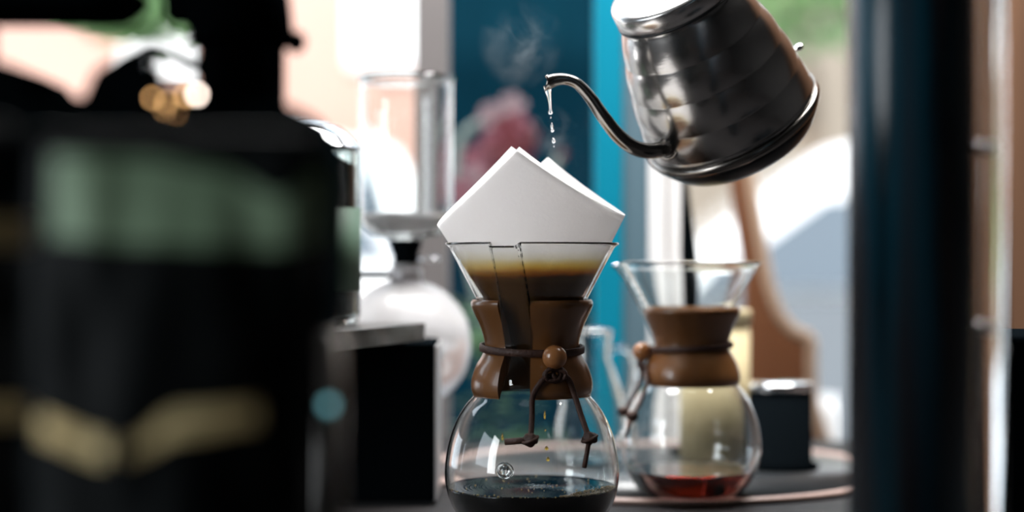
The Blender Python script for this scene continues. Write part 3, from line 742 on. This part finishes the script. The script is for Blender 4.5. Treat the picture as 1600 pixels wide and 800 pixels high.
gx = X(378, .90)
gr = thing('coffee_grinder', 'tall black coffee grinder column at the top left, rising out of frame', 'grinder', (gx, .84 - D0 + .22, 0))
dg = .84 + .22 - .16
def gp(px, py):
    p = P(px, py, dg); return (p.x - gx, p.z)
def gr_w(px): return (px - 375) * dg / F
gy = dg - D0 - (.84 - D0 + .22)
lathe('column', [(0, 0.0), (.024, 0), (.0235, .01), (.0225, .08), (.0225, .285), (.0235, .50), (0, .50)], 'black', gr, n=40, loc=(0, gy, 0))
lathe('hopper_collar', [(.022, gp(0, 80)[1]), (.0275, gp(0, 60)[1]), (.0258, gp(0, 10)[1]), (.0245, gp(0, -20)[1]), (.022, gp(0, -20)[1])], 'black', gr, n=40, closed=True, loc=(0, gy, 0))
for z0 in range(6):
    zz = gp(0, 72 - z0 * 13)[1]
    lathe('collar_ridge', [(.0250, zz), (.0275, zz + .001), (.0275, zz + .0025), (.0250, zz + .0035)], 'black', gr, n=24, closed=True, loc=(-.002, gy, 0))
box('hinge', (gp(262, 0)[0], gy - .012, gp(0, 34)[1]), (gp(318, 0)[0], gy + .012, gp(0, -60)[1]), 'black', gr, bevel=.002)
blob('side_knob', (gp(462, 0)[0], gy, gp(0, 66)[1]), .0055, 'black', gr, sub=3, sc=(1, 1, 1.1))

def bag(name, px0, px1, pytop, d, label, green, gold):
    x0, x1 = X(px0, d), X(px1, d); w = x1 - x0; top = CZ - (pytop - 400) * d / F
    t = thing(name, label, 'coffee bag', ((x0 + x1) / 2, d - D0, 0))
    def yf(u, z):                      # crumpled belly of the bag front, u in -1..1
        s = z / top
        return -.030 * (1 - u * u) ** .5 * (1 - .75 * s ** 3) + .004 * noise.noise(Vector((u * 3, z * 22, px0)))
    nu, nz = 28, 36; vs = []; fs = []
    for k, sg in enumerate((1, -1)):
        for j in range(nz + 1):
            for i in range(nu + 1):
                u = -1 + 2 * i / nu; z = top * j / nz
                vs.append((u * w / 2 * (1 - .03 * (j / nz)), yf(u, z) * sg, z))
        b = k * (nu + 1) * (nz + 1)
        for j in range(nz):
            for i in range(nu):
                a = b + j * (nu + 1) + i; fs.append((a, a + 1, a + nu + 2, a + nu + 1))
    o = mesh('bag_body', vs, fs, 'bagfoil', t); 
    bmx = bmesh.new(); bmx.from_mesh(o.data); bmesh.ops.remove_doubles(bmx, verts=bmx.verts, dist=.0006); bmesh.ops.recalc_face_normals(bmx, faces=bmx.faces); bmx.to_mesh(o.data); bmx.free()
    def patch(nm, edge_top, edge_bot, m):   # printed band following the bag front
        vs = []; fs = []; nn = 40; mm = 6
        xs = [edge_top[0][0] + (edge_top[-1][0] - edge_top[0][0]) * i / nn for i in range(nn + 1)]
        def at(e, x):
            for (xa, ya), (xb, yb) in zip(e, e[1:]):
                if xa <= x <= xb:
                    q = (x - xa) / (xb - xa); q = q * q * (3 - 2 * q); return ya + (yb - ya) * q
            return e[-1][1]
        for x in xs:
            yt, yb = at(edge_top, x), at(edge_bot, x)
            for j in range(mm + 1):
                y = yb + (yt - yb) * j / mm; dd = d - .025
                X_ = X(x, dd) - (x0 + x1) / 2; Z_ = CZ - (y - 400) * dd / F; u = max(-.999, min(.999, X_ / (w / 2)))
                vs.append((X_, yf(u, Z_) - .0007, Z_))
        for i in range(nn):
            for j in range(mm): fs.append((i * (mm + 1) + j, (i + 1) * (mm + 1) + j, (i + 1) * (mm + 1) + j + 1, i * (mm + 1) + j + 1))
        mesh(nm, vs, fs, m, t)
    for e in green: patch('green_band', *e, 'green')
    for e in gold: patch('gold_band', *e, 'gold')
    box('seal', (-w * .47, -.004, top - .001), (w * .47, .004, top + .006), 'bagfoil', t, bevel=.001)
    return t
bag('coffee_bag', 40, 503, 232, .62, 'big black coffee bag with a wavy green band and gold chevron, left foreground',
    [([(58, 238), (200, 242), (330, 262), (430, 306), (495, 256)], [(58, 372), (200, 382), (430, 390), (495, 376)])],
    [([(50, 652), (165, 684)], [(50, 690), (165, 722)]), ([(200, 690), (285, 640), (400, 632)], [(200, 716), (285, 682), (400, 668)])])
bag('coffee_bag', -420, 32, 215, .66, 'black coffee bag with gold bands at the left edge of the picture',
    [], [([(-300, 318), (28, 338)], [(-300, 360), (28, 388)]), ([(-200, 610), (30, 632)], [(-200, 650), (30, 672)])])
# teal glint, made as a glowing bead, on a slim tap beside the bag
tp = thing('tap_post', 'slim dark metal tap post with a glowing teal bead as glint beside the black box', 'tap', (X(516, .72), .72 - D0, 0))
tube('post', [(0, 0, 0), (0, 0, CZ - (520 - 400) * .72 / F)], .0058, 'dark_steel', tp, n=16)
lathe('flange', [(0, 0), (.017, 0), (.017, .004), (.007, .009), (0, .009)], 'dark_steel', tp, n=24)
o = blob('teal_glint_bead', (0, -.0065, CZ - (630 - 400) * .72 / F), .0022, 'tealglint', tp, sub=2); o['label'] = 'glint made as a small glowing teal bead'

# ------------------------------------------------------------------ foreground, right: dark drip tower
dt = .90
tw = thing('drip_tower', 'tall dark glass cylinder with a clear rod, out of focus in the right foreground', 'brewer', (X(1425, dt), dt - D0, 0))
rt = (1524 - 1326) / 2 * dt / F
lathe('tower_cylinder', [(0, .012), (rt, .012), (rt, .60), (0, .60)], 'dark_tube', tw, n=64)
lathe('tower_foot', [(0, 0), (rt + .012, 0), (rt + .012, .008), (rt + .002, .012), (0, .012)], 'black', tw, n=48)
xr = X(1556, dt) - X(1424, dt)
tube('glass_rod', [(xr, .004, 0), (xr, .004, .60)], .0064, 'glass', tw, n=20)
for z in (.18, .275): tube('rod_bracket', [(rt * .9, .004, z), (xr, .004, z)], .003, 'grey_metal', tw, n=8)
# black speaker at the right edge
spk = thing('black_speaker', 'black loudspeaker box at the lower right edge', 'speaker', (X(1690, 1.15), 1.15 - D0, 0))
box('cabinet', (-.055, 0, 0), (.09, .12, CZ - (525 - 400) * 1.15 / F), 'black', spk, bevel=.004)
lathe('speaker_cone', [(0, 0), (.010, .0), (.028, -.004), (.032, -.001), (.032, .003), (0, .003)], 'black_plastic', spk, n=32, loc=(.02, 0, .09)).rotation_euler = (PI / 2, 0, 0)

# ------------------------------------------------------------------ steam
def steam(px, py, d, rx, rz, dens, label, seed):
    c = P(px, py, d)
    bm = bmesh.new(); bmesh.ops.create_icosphere(bm, subdivisions=3, radius=1)
    for v_ in bm.verts: v_.co = Vector((v_.co.x * rx, v_.co.y * rx, v_.co.z * rz))
    me = bpy.data.meshes.new('steam'); bm.to_mesh(me); bm.free()
    m = bpy.data.materials.new('steam'); m.use_nodes = True; nt = m.node_tree; nt.nodes.clear(); N = nt.nodes.new; L = nt.links.new
    o_ = N('ShaderNodeOutputMaterial'); vs_ = N('ShaderNodeVolumeScatter'); vs_.inputs['Color'].default_value = (1, 1, 1, 1); vs_.inputs['Anisotropy'].default_value = .3
    tc = N('ShaderNodeTexCoord'); nz = N('ShaderNodeTexNoise'); nz.inputs['Scale'].default_value = 30; nz.inputs['Detail'].default_value = 3; nz.inputs['Distortion'].default_value = 1.2
    L(tc.outputs['Object'], nz.inputs['Vector'])
    mr = N('ShaderNodeMapRange'); mr.inputs['From Min'].default_value = .48; mr.inputs['From Max'].default_value = .75; mr.inputs['To Max'].default_value = dens; L(nz.outputs['Fac'], mr.inputs[0])
    mp = N('ShaderNodeMapping'); mp.inputs['Scale'].default_value = (1 / rx, 1 / rx, 1 / rz); L(tc.outputs['Object'], mp.inputs[0])
    ln = N('ShaderNodeVectorMath'); ln.operation = 'LENGTH'; L(mp.outputs[0], ln.inputs[0])
    fo = N('ShaderNodeMapRange'); fo.inputs['From Min'].default_value = 1; fo.inputs['From Max'].default_value = .2; L(ln.outputs['Value'], fo.inputs[0])
    mu = N('ShaderNodeMath'); mu.operation = 'MULTIPLY'; L(mr.outputs[0], mu.inputs[0]); L(fo.outputs[0], mu.inputs[1]); L(mu.outputs[0], vs_.inputs['Density']); L(vs_.outputs[0], o_.inputs['Volume'])
    me.materials.append(m); o = bpy.data.objects.new('steam', me); COL.objects.link(o); o.location = c
    tag(o, label, 'steam'); o['kind'] = 'stuff'
steam(815, 68, 1.333, .036, .038, 5, 'faint steam drifting above the kettle spout', 1)
steam(862, 205, 1.333, .022, .022, 9, 'faint steam around the falling water drops', 2)
